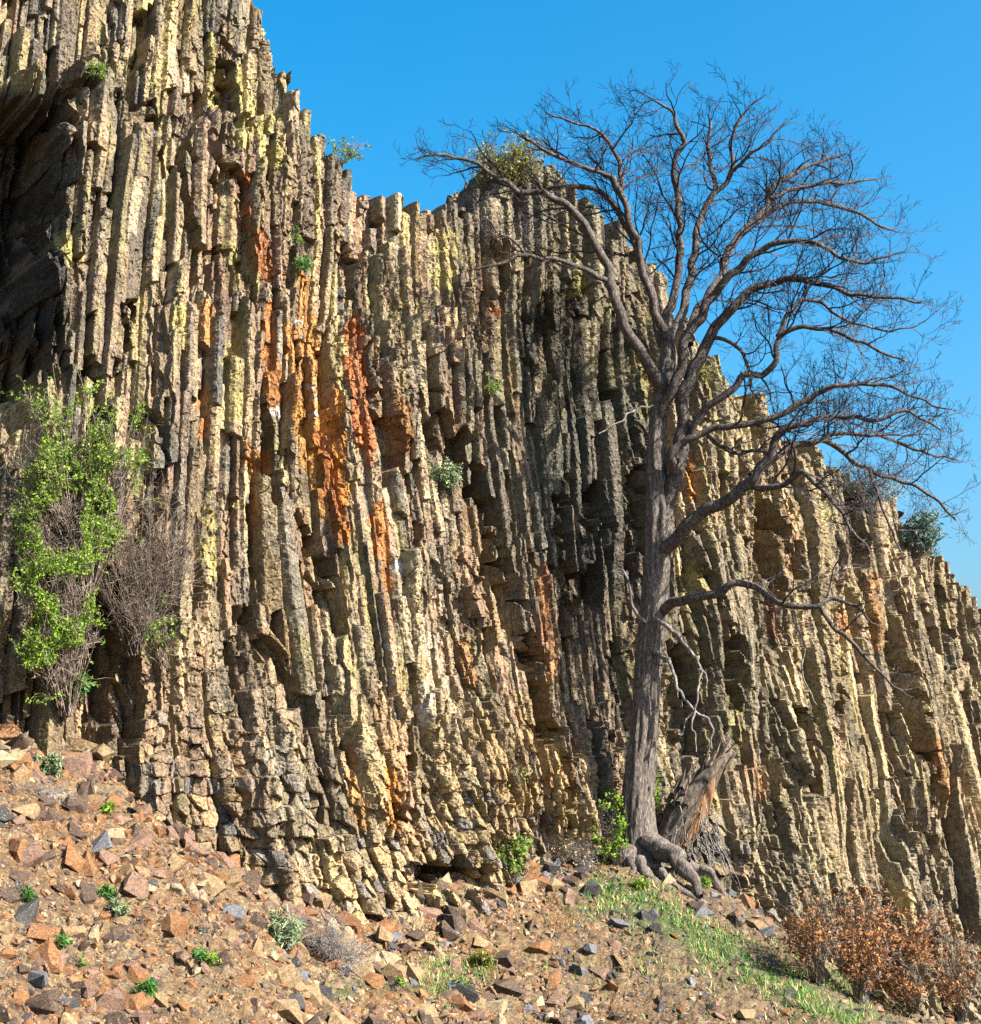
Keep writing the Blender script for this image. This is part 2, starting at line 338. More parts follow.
for k, (a, b_, c, dd, w_, co) in enumerate(RUST): C = blend(C, strip(PXc, PY, a, b_, c, dd, w_ + 2.2, 200 + k, .5) * sstep(-1.0, -.5, fbm(u * 7, z * 2.2, 230 + k, 3)), lin(co[0] + 12, co[1] + 18, co[2] - 8), .95 if k < 18 else .6)
YEL = [(212, 30, 214, 110, 4), (240, 60, 244, 150, 6), (250, 100, 254, 140, 6), (272, 110, 276, 170, 6), (228, 240, 234, 290, 7), (180, 300, 184, 350, 6), (452, 230, 450, 290, 6), (433, 240, 436, 290, 5), (575, 255, 580, 300, 7), (735, 690, 742, 760, 6), (232, 340, 236, 420, 6), (205, 500, 212, 580, 6), (70, 230, 74, 270, 8), (640, 340, 645, 420, 6), (706, 370, 712, 400, 6), (660, 560, 664, 640, 7), (700, 560, 706, 700, 5), (830, 480, 834, 520, 5)]
for k, (a, b_, c, dd, w_) in enumerate(YEL): C = blend(C, strip(PXc, PY, a, b_, c, dd, w_ + 2, 300 + k) * sstep(-.5, .1, fbm(u * 8, z * 3, 330 + k, 3)), lin(204, 188, 96), .75)
WHT = [(312, 380, 316, 420, 1.8), (316, 440, 319, 490, 2), (203, 345, 204, 385, 3.5), (274, 405, 276, 425, 5), (398, 560, 402, 600, 5), (425, 680, 428, 740, 5), (300, 320, 302, 335, 4), (388, 640, 392, 690, 4)]
for k, (a, b_, c, dd, w_) in enumerate(WHT): C = blend(C, strip(PXc, PY, a, b_, c, dd, w_ + 1, 400 + k) * sstep(.0, .3, fbm(u * 14, z * 6, 430 + k, 3)), lin(214, 210, 206), .9)
C = blend(C, sstep(.0, .45, fbm(u * .5 + 3, z * .35, 84, 3)), lin(118, 114, 100), .5)
C *= ((1 + 0.16 * noise(u * 2.2, z * 1.1, 81)) * (.68 + .62 * hsh(CI, CJ, CL, 82)))[..., None]
edgy = sstep(.035, .012, np.minimum(np.abs(np.abs(OFF) - HWC), 9)) * sstep(-.1, .4, noise(u * 6, z * 3, 83))
C = blend(C, edgy, lin(214, 194, 156), .32)                                       # worn pale arrises
C = C * .88 + .12 * C.mean(-1, keepdims=True)
C = np.clip(C * np.array([.405, .395, .37]), 0.006, 0.6)
M_ROCK = rock_material('columnar_basalt')
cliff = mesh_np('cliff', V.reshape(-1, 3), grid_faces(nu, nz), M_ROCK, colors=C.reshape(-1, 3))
cliff['kind'] = 'structure'
# surface lookup for things rooted in the rock
_VP = np.stack(project(V[::2, ::2, 0], V[::2, ::2, 1], V[::2, ::2, 2]) + (V[::2, ::2, 1], u[::2, ::2] * 0), -1).reshape(-1, 4)
_VW = V[::2, ::2].reshape(-1, 3); _ov = over[::2, ::2].reshape(-1)
def on_cliff(px, py):
    q = (_VP[:, 0] - px) ** 2 + (_VP[:, 1] - py) ** 2 + _ov * 1e6
    c = np.where(q < 9)[0]
    if len(c) == 0: c = np.array([np.argmin(q)])
    return _VW[c[np.argmin(_VW[c, 1])]].copy()
del P2, P, PW
# ------------------------------------------------------------------ ground: one sheet, steep talus falling from the cliff foot
def ground_z(X, Y):
    X = np.asarray(X, float); Y = np.asarray(Y, float)
    q = np.stack([X - P0[0], Y - P0[1], X * 0], -1); uu = q @ E; tt = q @ N0
    zb = np.interp(uu, bu, bz) + np.clip(bu[0] - uu, 0, 40) * .12 - np.clip(uu - bu[-1], 0, 60) * .12
    t = tt + zb * TL                                                   # metres out from the foot
    sl = np.interp(uu, [0, 6, 10, 16, 22], [.60, .52, .44, .40, .36])
    drop = np.where(t < 0, np.maximum(sl * t, -.25), sl * np.where(t < 7, t, 7 + (t - 7) * .12))
    zz = zb - np.clip(drop, -.25, 99)
    zz = np.where(t < 0, zb + .0 * t, zz)
    near = np.exp(-((t - 4) / 9.0) ** 2)
    zz = zz + near * (.16 * fbm(X * .55, Y * .55, 5, 3) + .05 * fbm(X * 2.2, Y * 2.2, 6, 3))
    zz = np.where(Y < 9, np.minimum(zz, -1.9 - .06 * Y), zz)
    zz = zz + .30 * np.exp(-(((uu - 12.2) / 1.9) ** 2 + ((t - 1.4) / 1.5) ** 2))      # mound the tree grips
    return np.maximum(zz, -9)
def stretch(lo, hi, step, far, n):
    a = np.arange(lo, hi, step); g = np.geomspace(step, far, n)
    return np.concatenate([(lo - g)[::-1], a, hi + g])
gx = stretch(-9, 15, 0.045, 900, 60); gy = stretch(12, 32, 0.045, 900, 60)
GX, GY = np.meshgrid(gx, gy, indexing='ij'); GZ = ground_z(GX, GY)
q = np.stack([GX - P0[0], GY - P0[1], GX * 0], -1); GU = q @ E; GT = q @ N0 + foot(GU) * TL
infr = (GT > -1) & (GT < 14)
vx, vy, ox, oy, gp = voro(GX / .11, GY / .13, 91)
GZ2 = GZ + infr * ((hsh(vx, vy, 3, 91) ** 2) * .045 + (ox * (hsh(vx, vy, 4, 91) - .5) + oy * (hsh(vx, vy, 5, 91) - .5)) * .06 + .012 * noise(GX * 20, GY * 20, 92))
gpx, gpy = project(GX, GY, GZ)
gc = np.zeros(GX.shape + (3,)) + lin(184, 146, 98)
gc = blend(gc, sstep(-.1, .3, fbm(GX * .8, GY * .8, 93, 3)), lin(184, 126, 70), .7)
gc = blend(gc, sstep(.0, .4, fbm(GX * 1.6, GY * 1.6, 94, 3)), lin(170, 146, 112), .6)
gc = blend(gc, sstep(560, 700, gpx), lin(158, 134, 100), .6)
gc = blend(gc, (hsh(vx, vy, 7, 91) > .8) * 1.0, lin(128, 108, 92), .6)
gc = blend(gc, (hsh(vx, vy, 8, 91) > .85) * 1.0, lin(214, 180, 134), .6)
def grassy(px, py):
    """density of the grass, 0 to 1"""
    r = np.interp(px, [540, 600, 650, 700, 760, 830, 870], [895, 880, 893, 925, 960, 990, 1010])
    g1 = np.exp(-((py - r - 14) / 22.0) ** 2) * sstep(545, 610, px) * (1 - sstep(840, 900, px))
    g2 = np.exp(-(((px - 375) / 70.0) ** 2 + ((py - 990) / 16.0) ** 2)) * .9
    g3 = np.exp(-(((px - 470) / 50.0) ** 2 + ((py - 962) / 22.0) ** 2)) * .5
    g4 = np.exp(-(((px - 870) / 60.0) ** 2 + ((py - 990) / 18.0) ** 2)) * .8
    g5 = np.exp(-(((px - 640) / 60.0) ** 2 + ((py - 950) / 40.0) ** 2)) * .25
    g6 = np.exp(-(((px - 245) / 60.0) ** 2 + ((py - 985) / 16.0) ** 2)) * .35
    return np.clip(g1 + g2 + g3 + g4 + g5 + g6, 0, 1)
gg = grassy(gpx, gpy) * infr * (.55 + .8 * fbm(GX * 1.8, GY * 1.8, 95, 3))
gc = blend(gc, sstep(.1, .6, gg), lin(110, 140, 66), .75)
ground = mesh_np('ground', np.stack([GX, GY, GZ2], -1).reshape(-1, 3), grid_faces(*GX.shape), rock_material('talus_soil', .8), colors=np.clip(gc * .19, .01, .7).reshape(-1, 3))
ground['kind'] = 'structure'
def on_ground(px, py):
    """where the view line through a pixel first meets the ground (also vectorised)"""
    r = ray(px, py); one = r.ndim == 1
    if one:
        ks = np.arange(9.5, 36, .04); p = r * ks[:, None]; h = np.where(p[:, 2] <= ground_z(p[:, 0], p[:, 1]))[0]
        p = p[h[0]] if len(h) else p[-1]; return np.array([p[0], p[1], float(ground_z(p[0], p[1]))])
    r = np.atleast_2d(r); best = np.full(len(r), np.nan)
    ks = np.arange(9.5, 36, .06); prev = np.full(len(r), 1.0)
    for k in ks:
        p = r * k; g = p[:, 2] - ground_z(p[:, 0], p[:, 1])
        hit = (g <= 0) & (prev > 0) & np.isnan(best); best[hit] = k - .06 * (g[hit] / (g[hit] - prev[hit] + 1e-9)) * -1 * -1
        prev = g
    best = np.where(np.isnan(best), 30, best); out = r * best[:, None]
    out[:, 2] = ground_z(out[:, 0], out[:, 1])
    return out[0] if one else out
# ------------------------------------------------------------------ tubes, leaves, branching
rnd = random.Random(7); rng = np.random.default_rng(7)
def tubes_np(polys, sides, ref=(0.12, 1.0, 0.17), rough=0.0):
    groups = {}
    for p, r in polys: groups.setdefault(len(p), []).append((p, r))
    Vs, Fs, base = [], [], 0
    th = np.arange(sides) * 2 * math.pi / sides
    for N, g in groups.items():
        A = np.array([x[0] for x in g], float); Rr = np.array([x[1] for x in g], float); m = len(g)
        T = np.gradient(A, axis=1); T /= np.linalg.norm(T, axis=-1, keepdims=True) + 1e-9
        a = np.cross(T, np.array(ref)); a /= np.linalg.norm(a, axis=-1, keepdims=True) + 1e-9
        b = np.cross(T, a)
        rr = Rr[:, :, None] * (1 + (rough * (2 * rng.random((m, N, sides)) - 1) if rough else 0))
        ring = A[:, :, None] + rr[..., None] * (np.cos(th)[None, None, :, None] * a[:, :, None] + np.sin(th)[None, None, :, None] * b[:, :, None])
        Vs.append(ring.reshape(-1, 3))
        i = base + np.arange(m * N * sides).reshape(m, N, sides); j = np.roll(i, -1, axis=2)
        Fs.append(np.stack([i[:, :-1], j[:, :-1], j[:, 1:], i[:, 1:]], -1).reshape(-1, 4)); base += m * N * sides
    return np.concatenate(Vs), np.concatenate(Fs)
def spline(pts, step=0.12):
    """smooth curve through control points (x, y, z, r) with small wobble"""
    P = np.array(pts, float); n = len(P)
    if n == 2: P = np.array([P[0], (P[0] + P[1]) / 2, P[1]]); n = 3
    Q = np.vstack([2 * P[0] - P[1], P, 2 * P[-1] - P[-2]]); out = []
    for k in range(1, n):
        p0, p1, p2, p3 = Q[k - 1], Q[k], Q[k + 1], Q[k + 2]
        m = max(2, int(np.linalg.norm(p2[:3] - p1[:3]) / step))
        for t in np.arange(m) / m:
            out.append(.5 * (2 * p1 + (p2 - p0) * t + (2 * p0 - 5 * p1 + 4 * p2 - p3) * t * t + (3 * p1 - p0 - 3 * p2 + p3) * t ** 3))
    out.append(P[-1]); out = np.array(out); out[:, 3] = np.maximum(out[:, 3], .003)
    return out
def rvec():
    while True:
        v = Vector((rnd.uniform(-1, 1), rnd.uniform(-1, 1), rnd.uniform(-1, 1)))
        if 0.1 < v.length < 1: return v.normalized()
def walk(p, d, length, n, r0, r1, gnarl, up):
    pts = [p.copy()]; rs = [r0]; s = length / n; d = d.copy()
    for k in range(n):
        d = (d + rvec() * gnarl + Vector((0, 0, up))).normalized(); p = p + d * s
        pts.append(p.copy()); rs.append(r0 + (r1 - r0) * (k + 1) / n)
    return pts, rs, d
def side_dir(d, ang, flat=0.75):
    """a direction ang away from d, the crown kept a little flatter along the view"""
    v = rvec(); v.y *= flat; a = (v - d * v.dot(d))
    if a.length < .05: a = d.orthogonal()
    return (d * math.cos(ang) + a.normalized() * math.sin(ang)).normalized()
def ramify(p, d, L, r, lvl, out, up=.05):
    n = {0: 7, 1: 5, 2: 4, 3: 3}[lvl]
    pts, rs, de = walk(p, d, L, n, r, max(r * .38, .0034), .34, up)
    out[lvl].append((pts, rs))
    if lvl == 3: return
    k = {0: max(3, int(L / .19)), 1: max(2, int(L / .13)), 2: max(2, int(L / .085))}[lvl]
    for q in range(k):
        f = .22 + .78 * (q + rnd.random()) / k; i = min(int(f * n), n - 1); a = f * n - i
        pp = pts[i].lerp(pts[i + 1], a); dd = (pts[i + 1] - pts[i]).normalized(); rr = rs[i] + (rs[i + 1] - rs[i]) * a
        LL = {0: .75, 1: .34, 2: .15}[lvl] * rnd.uniform(.55, 1.3) * (1.15 - .5 * f)
        ramify(pp, side_dir(dd, R(rnd.uniform(28, 66))), LL, max(min(rr * .62, {0: .012, 1: .007, 2: .0045}[lvl]), .0034), lvl + 1, out, .09)

def leaf_np(C, size, stretch=1.7, droop=None, rg=None):
    """one small pointed blade (two folded triangles as a quad) per centre"""
    rg = rg or rng; n = len(C)
    d = rg.normal(size=(n, 3)); d /= np.linalg.norm(d, axis=1, keepdims=True)
    e = rg.normal(size=(n, 3)); e = np.cross(d, e); e /= np.linalg.norm(e, axis=1, keepdims=True)
    s = (size * rg.uniform(.6, 1.35, n))[:, None]
    nrm = np.cross(d, e) * .18
    V = np.stack([C - d * s * stretch * .5, C + e * s * .5 + nrm * s, C + d * s * stretch * .5, C - e * s * .5 + nrm * s], 1)
    return V.reshape(-1, 3), np.arange(n * 4).reshape(n, 4)

def bark_mat(name, dark, mid, light, scale=(14, 14, 3.2), moss=None):
    m, t, b = nodes(name)
    v = tcoord(t, 'Object', scale); n = tnoise(t, 1.6, 8, .75, v, .4); n2 = tnoise(t, 5, 5, .8, v)
    c = t.nodes.new('ShaderNodeValToRGB'); cr = c.color_ramp; cr.elements.new(.5)
    for e, (p, q) in zip(cr.elements, [(.33, dark), (.5, mid), (.66, light)]): e.position = p; e.color = (*q, 1)
    t.links.new(n, c.inputs[0]); col = mixc(t, c.outputs[0], ramp(t, n2, [(.3, .5), (.5, 1.), (.7, 1.6)]), .8, 'MULTIPLY')
    t.links.new(col, b.inputs['Base Color']); bump(t, b, n, .02, 1.0); return m
def leaf_mat(name, a, bcol, transl=.35):
    m, t, b = nodes(name); g = t.nodes.new('ShaderNodeNewGeometry')
    c = t.nodes.new('ShaderNodeValToRGB'); c.color_ramp.elements[0].color = (*a, 1); c.color_ramp.elements[1].color = (*bcol, 1)
    t.links.new(g.outputs['Random Per Island'], c.inputs[0]); t.links.new(c.outputs[0], b.inputs['Base Color'])
    b.inputs['Roughness'].default_value = .55
    tr = t.nodes.new('ShaderNodeBsdfTranslucent'); t.links.new(c.outputs[0], tr.inputs[0])
    mx = t.nodes.new('ShaderNodeMixShader'); mx.inputs[0].default_value = transl
    o = [n for n in t.nodes if n.type == 'OUTPUT_MATERIAL'][0]
    t.links.new(b.outputs[0], mx.inputs[1]); t.links.new(tr.outputs[0], mx.inputs[2]); t.links.new(mx.outputs[0], o.inputs[0])
    return m
K = 0.42
M_BARK = bark_mat('oak_bark', lin(46, 42, 40) * K, lin(120, 108, 98) * K, lin(190, 176, 158) * K, (24, 24, 6.5))
M_LIMB = bark_mat('limb_bark', lin(38, 34, 34) * K, lin(98, 88, 82) * K, lin(164, 150, 138) * K, (16, 16, 8))
M_TWIG = bark_mat('twig_bark', lin(36, 32, 38) * K, lin(76, 68, 74) * K, lin(130, 118, 116) * K, (5, 5, 5))
M_DEAD = bark_mat('dead_wood', lin(80, 74, 70) * K, lin(150, 142, 134) * K, lin(206, 198, 186) * K, (9, 9, 4))
M_RAW = bark_mat('raw_split_wood', lin(96, 66, 44) * K, lin(168, 122, 82) * K, lin(206, 168, 120) * K, (16, 16, 2.5))
M_STUMP = bark_mat('stump_bark', lin(50, 44, 40) * K, lin(124, 108, 92) * K, lin(176, 158, 134) * K, (12, 12, 3))

# ------------------------------------------------------------------ the bare tree
TB = on_ground(641, 858); YT = float(TB[1])
def W(px, py, r, off=0.0):
    py = py + max(0, 210 - py) * .17
    Y = YT - off; p = at(px, py, Y); return (p[0], p[1], p[2], r * Y / F)
tree = empty('bare_tree', tuple(TB), 'tall leafless oak with a grey ridged trunk standing at the cliff foot', 'tree')
def child(o, p):
    o.parent = p; o.matrix_parent_inverse = p.matrix_world.inverted() if False else o.matrix_parent_inverse
def part(name, V, Fc, mat, root, smooth=True, colors=None, base=None):
    """mesh stored relative to the thing's base"""
    b_ = np.array(base if base is not None else root.location)
    return mesh_np(name, V - b_, Fc, mat, smooth=smooth, parent=root, colors=colors)
def ridged(pts, sides, amp, seed):
    """bark-ridged limb: radius broken by lengthwise furrows"""
    A = pts[:, :3]; T = np.gradient(A, axis=0); T /= np.linalg.norm(T, axis=1, keepdims=True)
    a = np.cross(T, (0.12, 1, .17)); a /= np.linalg.norm(a, axis=1, keepdims=True); b = np.cross(T, a)
    th = np.arange(sides) * 2 * math.pi / sides; L = np.concatenate([[0], np.cumsum(np.linalg.norm(np.diff(A, axis=0), axis=1))])
    tt, ll = np.meshgrid(th, L); cx = np.cos(tt) * 1.0; cy = np.sin(tt) * 1.0
    f = noise(cx * 5 + cy * 3.1 + ll * .7, cy * 6 - cx * 2 + ll * 1.6, seed) + .7 * noise(cx * 11 + ll, cy * 11 + ll * 3, seed + 1)
    rr = pts[:, 3][:, None] * (1 + amp * f + .06 * noise(cx * 1.2 + ll * .8, cy * 1.2, seed + 2))
    V = A[:, None] + rr[..., None] * (cx[..., None] * a[:, None] + cy[..., None] * b[:, None])
    n, s = V.shape[:2]; i = np.arange(n * s).reshape(n, s); j = np.roll(i, -1, 1)
    return V.reshape(-1, 3), np.stack([i[:-1], j[:-1], j[1:], i[1:]], -1).reshape(-1, 4)
TR = [(640, 882, 27), (640, 860, 22.5), (638, 830, 18), (638, 800, 16), (641, 760, 14.6), (645, 720, 13.6), (647, 680, 13.2), (650, 645, 13.4), (654, 612, 13.6), (656, 580, 13), (658, 548, 13.4), (660, 515, 14), (658, 490, 11.5), (656, 460, 9.5), (658, 425, 8.6), (662, 395, 8.6), (667, 362, 8.2), (668, 335, 6)]
tv, tf = ridged(spline([W(x, y, r) for x, y, r in TR], .03), 60, .115, 500)
part('trunk', tv, tf, M_BARK, tree)
LIMB = [  # (px, py, radius px, metres towards the camera)
 [(661, 520, 10, 0), (670, 492, 9.5, .1), (679, 464, 9.4, .15), (682, 427, 8.4, .2), (685, 389, 8, .25), (702, 351, 7.4, .3), (715, 328, 7, .35), (735, 305, 6, .45), (758, 286, 5, .5), (790, 280, 4.2, .6), (825, 284, 3.2, .7), (850, 295, 2.6, .8), (886, 297, 2, .9), (922, 303, 1.2, 1)],
 [(656, 425, 7, 0), (674, 384, 7, .3), (682, 363, 6.6, .35), (684, 343, 6.2, .4), (697, 322, 6, .5), (716, 292, 5.2, .6), (736, 270, 4.6, .8), (758, 252, 4.2, .9), (788, 240, 3.6, 1.1), (816, 243, 3, 1.3), (837, 256, 2.5, 1.4), (868, 262, 2, 1.5), (903, 250, 1.2, 1.6)],
 [(664, 398, 7.5, 0), (656, 381, 7.4, .2), (636, 346, 6.6, .5), (621, 315, 6.2, .7), (612, 290, 5.8, .8), (605, 262, 5.4, .9), (588, 230, 5, 1), (563, 203, 4.4, 1.1), (537, 187, 3.8, 1.1), (518, 186, 3.4, 1.1), (500, 172, 3, 1.1), (476, 154, 2.4, 1.1), (454, 146, 2, 1.1), (433, 146, 1.6, 1.2), (418, 149, 1, 1.2)],
 [(609, 280, 3.6, .8), (595, 274, 3.4, 1.0), (579, 268, 3, 1.1), (552, 260, 2.8, 1.3), (526, 257, 2.4, 1.4), (502, 263, 2, 1.5), (476, 269, 1.2, 1.5)],
 [(526, 257, 2, 1.4), (520, 247, 1.8, 1.4), (508, 238, 1.4, 1.4), (494, 238, 1, 1.4)],
 [(665, 350, 6, 0), (660, 334, 5.8, -.1), (650, 290, 5.2, -.3), (640, 252, 4.8, -.5), (621, 216, 4.2, -.6), (605, 192, 3.6, -.7), (584, 183, 3, -.8), (568, 181, 2.6, -.8), (547, 183, 1.8, -.9)],
 [(668, 345, 6, 0), (656, 312, 5.4, .2), (643, 269, 5, .4), (634, 232, 4.6, .5), (616, 177, 3.8, .6), (605, 169, 3.2, .6), (579, 155, 2.8, .7), (552, 142, 2.4, .8), (534, 129, 2, .8), (516, 117, 1.2, .9)],
 [(621, 190, 3.2, .55), (619, 150, 2.8, .4), (606, 126, 2.2, .4), (590, 110, 1.8, .3), (568, 102, 1.4, .3), (548, 92, 1, .3)],
 [(667, 340, 6.4, 0), (668, 315, 6, -.2), (675, 286, 5.4, -.3), (680, 243, 4.8, -.3), (677, 198, 4.2, -.2), (675, 152, 3.6, -.1), (685, 130, 3, 0), (678, 108, 2.6, 0), (670, 88, 2, 0), (648, 74, 1, 0)],
 [(670, 338, 6.2, 0), (681, 313, 5.6, -.4), (691, 274, 5.2, -.7), (696, 237, 4.8, -.8), (706, 207, 4.2, -.9), (715, 188, 3.6, -.9), (712, 160, 3, -1), (709, 128, 2.2, -1), (712, 98, 1.3, -1)],
 [(688, 345, 6.4, .2), (697, 315, 5.8, 0), (721, 276, 5.2, -.3), (734, 243, 4.8, -.5), (764, 207, 4, -.7), (776, 179, 3.4, -.8), (797, 164, 2.8, -.9), (825, 148, 2, -1), (845, 142, 1.2, -1)],
 [(770, 196, 3, -.7), (804, 181, 2.8, -.8), (837, 178, 2.2, -.9), (874, 173, 1.2, -1)],
 [(715, 188, 3.2, -.9), (728, 172, 3, -.8), (733, 150, 2.6, -.7), (732, 121, 2.2, -.6), (743, 95, 1.6, -.5), (756, 78, 1, -.5)],
 [(732, 165, 2.4, -.8), (748, 145, 2.2, -.6), (764, 131, 1.8, -.5), (784, 106, 1, -.4)],
 [(729, 255, 4, -.4), (744, 232, 3.6, -.8), (763, 217, 3.4, -1), (791, 201, 3, -1.2), (825, 201, 2.6, -1.4), (850, 210, 2, -1.5), (874, 222, 1.8, -1.6), (897, 233, 1, -1.7)],
 [(712, 336, 3, .35), (724, 338, 2.6, .5), (738, 348, 2.4, .6), (747, 366, 2, .7), (751, 388, 1.6, .7), (762, 402, 1, .7)],
 [(690, 434, 5, .2), (702, 412, 4.8, .4), (715, 400, 4.6, .5), (735, 386, 4.4, .6), (745, 376, 4.2, .7), (763, 374, 4, .8), (776, 356, 3.8, .9), (779, 335, 3.6, 1), (797, 326, 3, 1.1), (830, 331, 2.6, 1.2), (868, 346, 2, 1.3), (905, 362, 1.2, 1.4)],
 [(778, 337, 3, 1), (790, 310, 2.6, .9), (815, 300, 2.2, .8), (850, 322, 1.8, .8), (895, 330, 1.2, .8), (925, 322, .9, .8)],
 [(676, 474, 6, .2), (671, 455, 5.4, .4), (682, 441, 5, .5), (702, 434, 4.6, .6), (722, 427, 4.2, .7), (758, 423, 4, .9), (778, 416, 3.8, 1), (800, 402, 3.4, 1.1), (838, 386, 2.8, 1.3), (880, 385, 2.2, 1.5), (915, 397, 1.6, 1.6), (945, 410, 1, 1.7)],
 [(706, 434, 3, .6), (722, 446, 2.8, .5), (738, 453, 2.6, .5), (757, 450, 2.2, .5), (775, 458, 1.8, .5)],
 [(656, 560, 9.5, 0), (664, 552, 9, .1), (676, 541, 8.4, .3), (688, 526, 8, .5), (702, 513, 7.6, .6), (722, 503, 7.4, .8), (743, 488, 7, 1), (758, 473, 6.4, 1.1), (771, 455, 5.6, 1.2), (781, 432, 4.8, 1.3), (800, 424, 4, 1.4), (835, 415, 3.4, 1.5), (870, 420, 2.6, 1.6), (905, 412, 2, 1.7), (940, 430, 1.2, 1.8)],
 [(752, 476, 4.6, 1.1), (775, 456, 4.2, 1), (795, 446, 4, .9), (826, 442, 3.6, .8), (850, 458, 3.2, .8), (875, 472, 2.8, .8), (908, 483, 2.2, .8), (935, 499, 1.8, .8), (957, 520, 1.2, .8)],
 [(812, 444, 3, .8), (834, 432, 2.8, .6), (869, 435, 2.4, .5), (897, 440, 2, .4), (924, 453, 1.6, .3), (958, 460, 1, .2)],
 [(748, 485, 4.6, 1), (765, 487, 4.2, 1.2), (784, 484, 3.6, 1.4), (801, 472, 3.2, 1.6), (828, 497, 2.6, 1.7), (853, 529, 2, 1.8), (869, 551, 1.2, 1.8)],
 [(869, 472, 2, .9), (886, 516, 1.6, 1), (900, 552, 1, 1)],
 [(655, 616, 7, 0), (666, 608, 6.4, .2), (680, 600, 6, .4), (700, 596, 5.4, .6), (718, 592, 5, .8), (736, 583, 4.6, .9), (757, 589, 4.2, 1), (778, 603, 3.8, 1.1), (800, 607, 3.4, 1.2), (817, 606, 3, 1.3), (831, 599, 2.6, 1.3), (853, 606, 2, 1.4), (871, 621, 1.2, 1.4)],
 [(817, 606, 2.8, 1.3), (837, 628, 2.6, 1.3), (856, 647, 2.2, 1.3), (880, 672, 1.8, 1.4), (903, 694, 1, 1.4)],
]
def bare_twigs(root_part, sp, s0, base, rich=1.0, lmax=1.2):
    out = {0: [], 1: [], 2: [], 3: []}
    A = sp[:, :3]; L = np.concatenate([[0], np.cumsum(np.linalg.norm(np.diff(A, axis=0), axis=1))]); tot = L[-1]
    s = s0 * tot
    while s < tot:
        i = min(np.searchsorted(L, s), len(A) - 1); p = Vector(A[i]); d = Vector(A[min(i + 1, len(A) - 1)] - A[max(i - 1, 0)]).normalized()
        rem = tot - s; r = sp[i, 3]
        LL = min(.38 + .42 * rem, lmax) * rnd.uniform(.6, 1.25)
        dd = side_dir(d, R(rnd.uniform(30, 62))); 
        if dd.z < -.25: dd.z *= .3; dd.normalize()
        ramify(p, dd, LL, min(r * .62, .024), 0 if LL > .6 else 1, out, .06)
        s += rnd.uniform(.17, .36) / rich
    ramify(Vector(A[-1]), Vector(A[-1] - A[-2]).normalized(), .3, .008, 1, out)
    polys = [(np.array([tuple(q) for q in p]), r) for l in out for p, r in out[l]]
    v, f = tubes_np(polys, 3)
    part('twigs', v, f, M_TWIG, root_part, smooth=False, base=base)
    return len(polys)
NT = 0
for k, lb in enumerate(LIMB):
    sp_ = spline([W(x, y, r * .82, o) for x, y, r, o in lb], .07)
    sp_[:, :3] += .034 * np.stack([noise(np.arange(len(sp_)) * .35, 0 * sp_[:, 0] + 3 * k, q) for q in (1, 2, 3)], -1)
    v, f = ridged(sp_, 12, .06, 600 + 3 * k)
    br = part('branch', v, f, M_LIMB, tree)
    droop = k in (25, 26)
    bare = {3: .25, 15: .3, 20: .5, 16: .35, 18: .3, 0: .45, 1: .4, 2: .42, 8: .25, 9: .25, 10: .3, 6: .3, 5: .3, 21: .2, 25: .45}
    NT += bare_twigs(br, sp_, bare.get(k, .12), TB, .6 if k == 26 else .5 if (droop or k in (3, 4)) else 1.0, .8 if (droop or k in (3, 4)) else 1.2)
print('twigs', NT)
DEAD = [[(653, 620, 4, .2), (664, 624, 3.8, .4), (676, 633, 3.4, .5), (683, 642, 3, .5), (694, 656, 2.6, .6), (701, 670, 2.2, .6), (697, 698, 1.8, .6), (693, 723, 1.6, .6), (696, 752, 1, .6)],
        [(655, 652, 4, .2), (664, 657, 3.4, .4), (672, 665, 3, .5), (680, 691, 2.6, .5), (693, 710, 2.2, .5), (711, 723, 2, .6), (712, 747, 1.4, .6)],
        [(694, 711, 2, .5), (685, 722, 1.6, .5), (682, 735, 1.2, .5)],
        [(700, 668, 1.8, .6), (707, 672, 1.4, .6), (706, 684, 1, .6)],
        [(647, 624, 3.4, .1), (637, 612, 2.8, .3), (631, 600, 2.4, .3), (628, 577, 2, .4), (620, 568, 1.6, .4), (612, 572, 1, .4)],
        [(654, 407, 2, .2), (636, 409, 1.8, .4), (621, 421, 1.5, .5), (600, 434, 1, .6)],
        [(790, 612, 2, 1.1), (797, 630, 1.8, 1.1), (806, 648, 1.6, 1.1), (802, 676, 1.3, 1.1), (816, 704, 1, 1.1)]]
for k, lb in enumerate(DEAD):
    sp_ = spline([W(a, b, c * .62, d) for a, b, c, d in lb], .05); sp_[:, :3] += .03 * np.stack([noise(np.arange(len(sp_)) * .45, 0 * sp_[:, 0] + 5 * k, q) for q in (4, 5, 6)], -1); v, f = tubes_np([(sp_[:, :3], sp_[:, 3])], 7, rough=.2)
    o = part('dead_branch', v, f, M_DEAD, tree); o['label'] = 'bleached dead branch hanging from the trunk'
ROOTS = [[(628, 852, 12, .2), (622, 868, 8, .4), (612, 880, 4, .5)], [(648, 842, 14, .2), (668, 852, 11, .5), (687, 868, 9, .8), (699, 886, 6, 1.0), (703, 896, 3, 1.1)],
         [(690, 862, 5, .3), (706, 872, 6, .3), (720, 889, 5.4, .3), (736, 907, 4.4, .3), (757, 922, 2.4, .3)], [(662, 868, 5, .7), (676, 884, 4.4, .9), (694, 898, 4, 1.0), (722, 914, 3, 1), (742, 922, 2, 1)],
         [(640, 862, 9, .5), (650, 876, 6, .8), (664, 890, 3, 1)], [(634, 862, 8, .5), (634, 880, 5, .8), (628, 892, 2.6, .9)]]
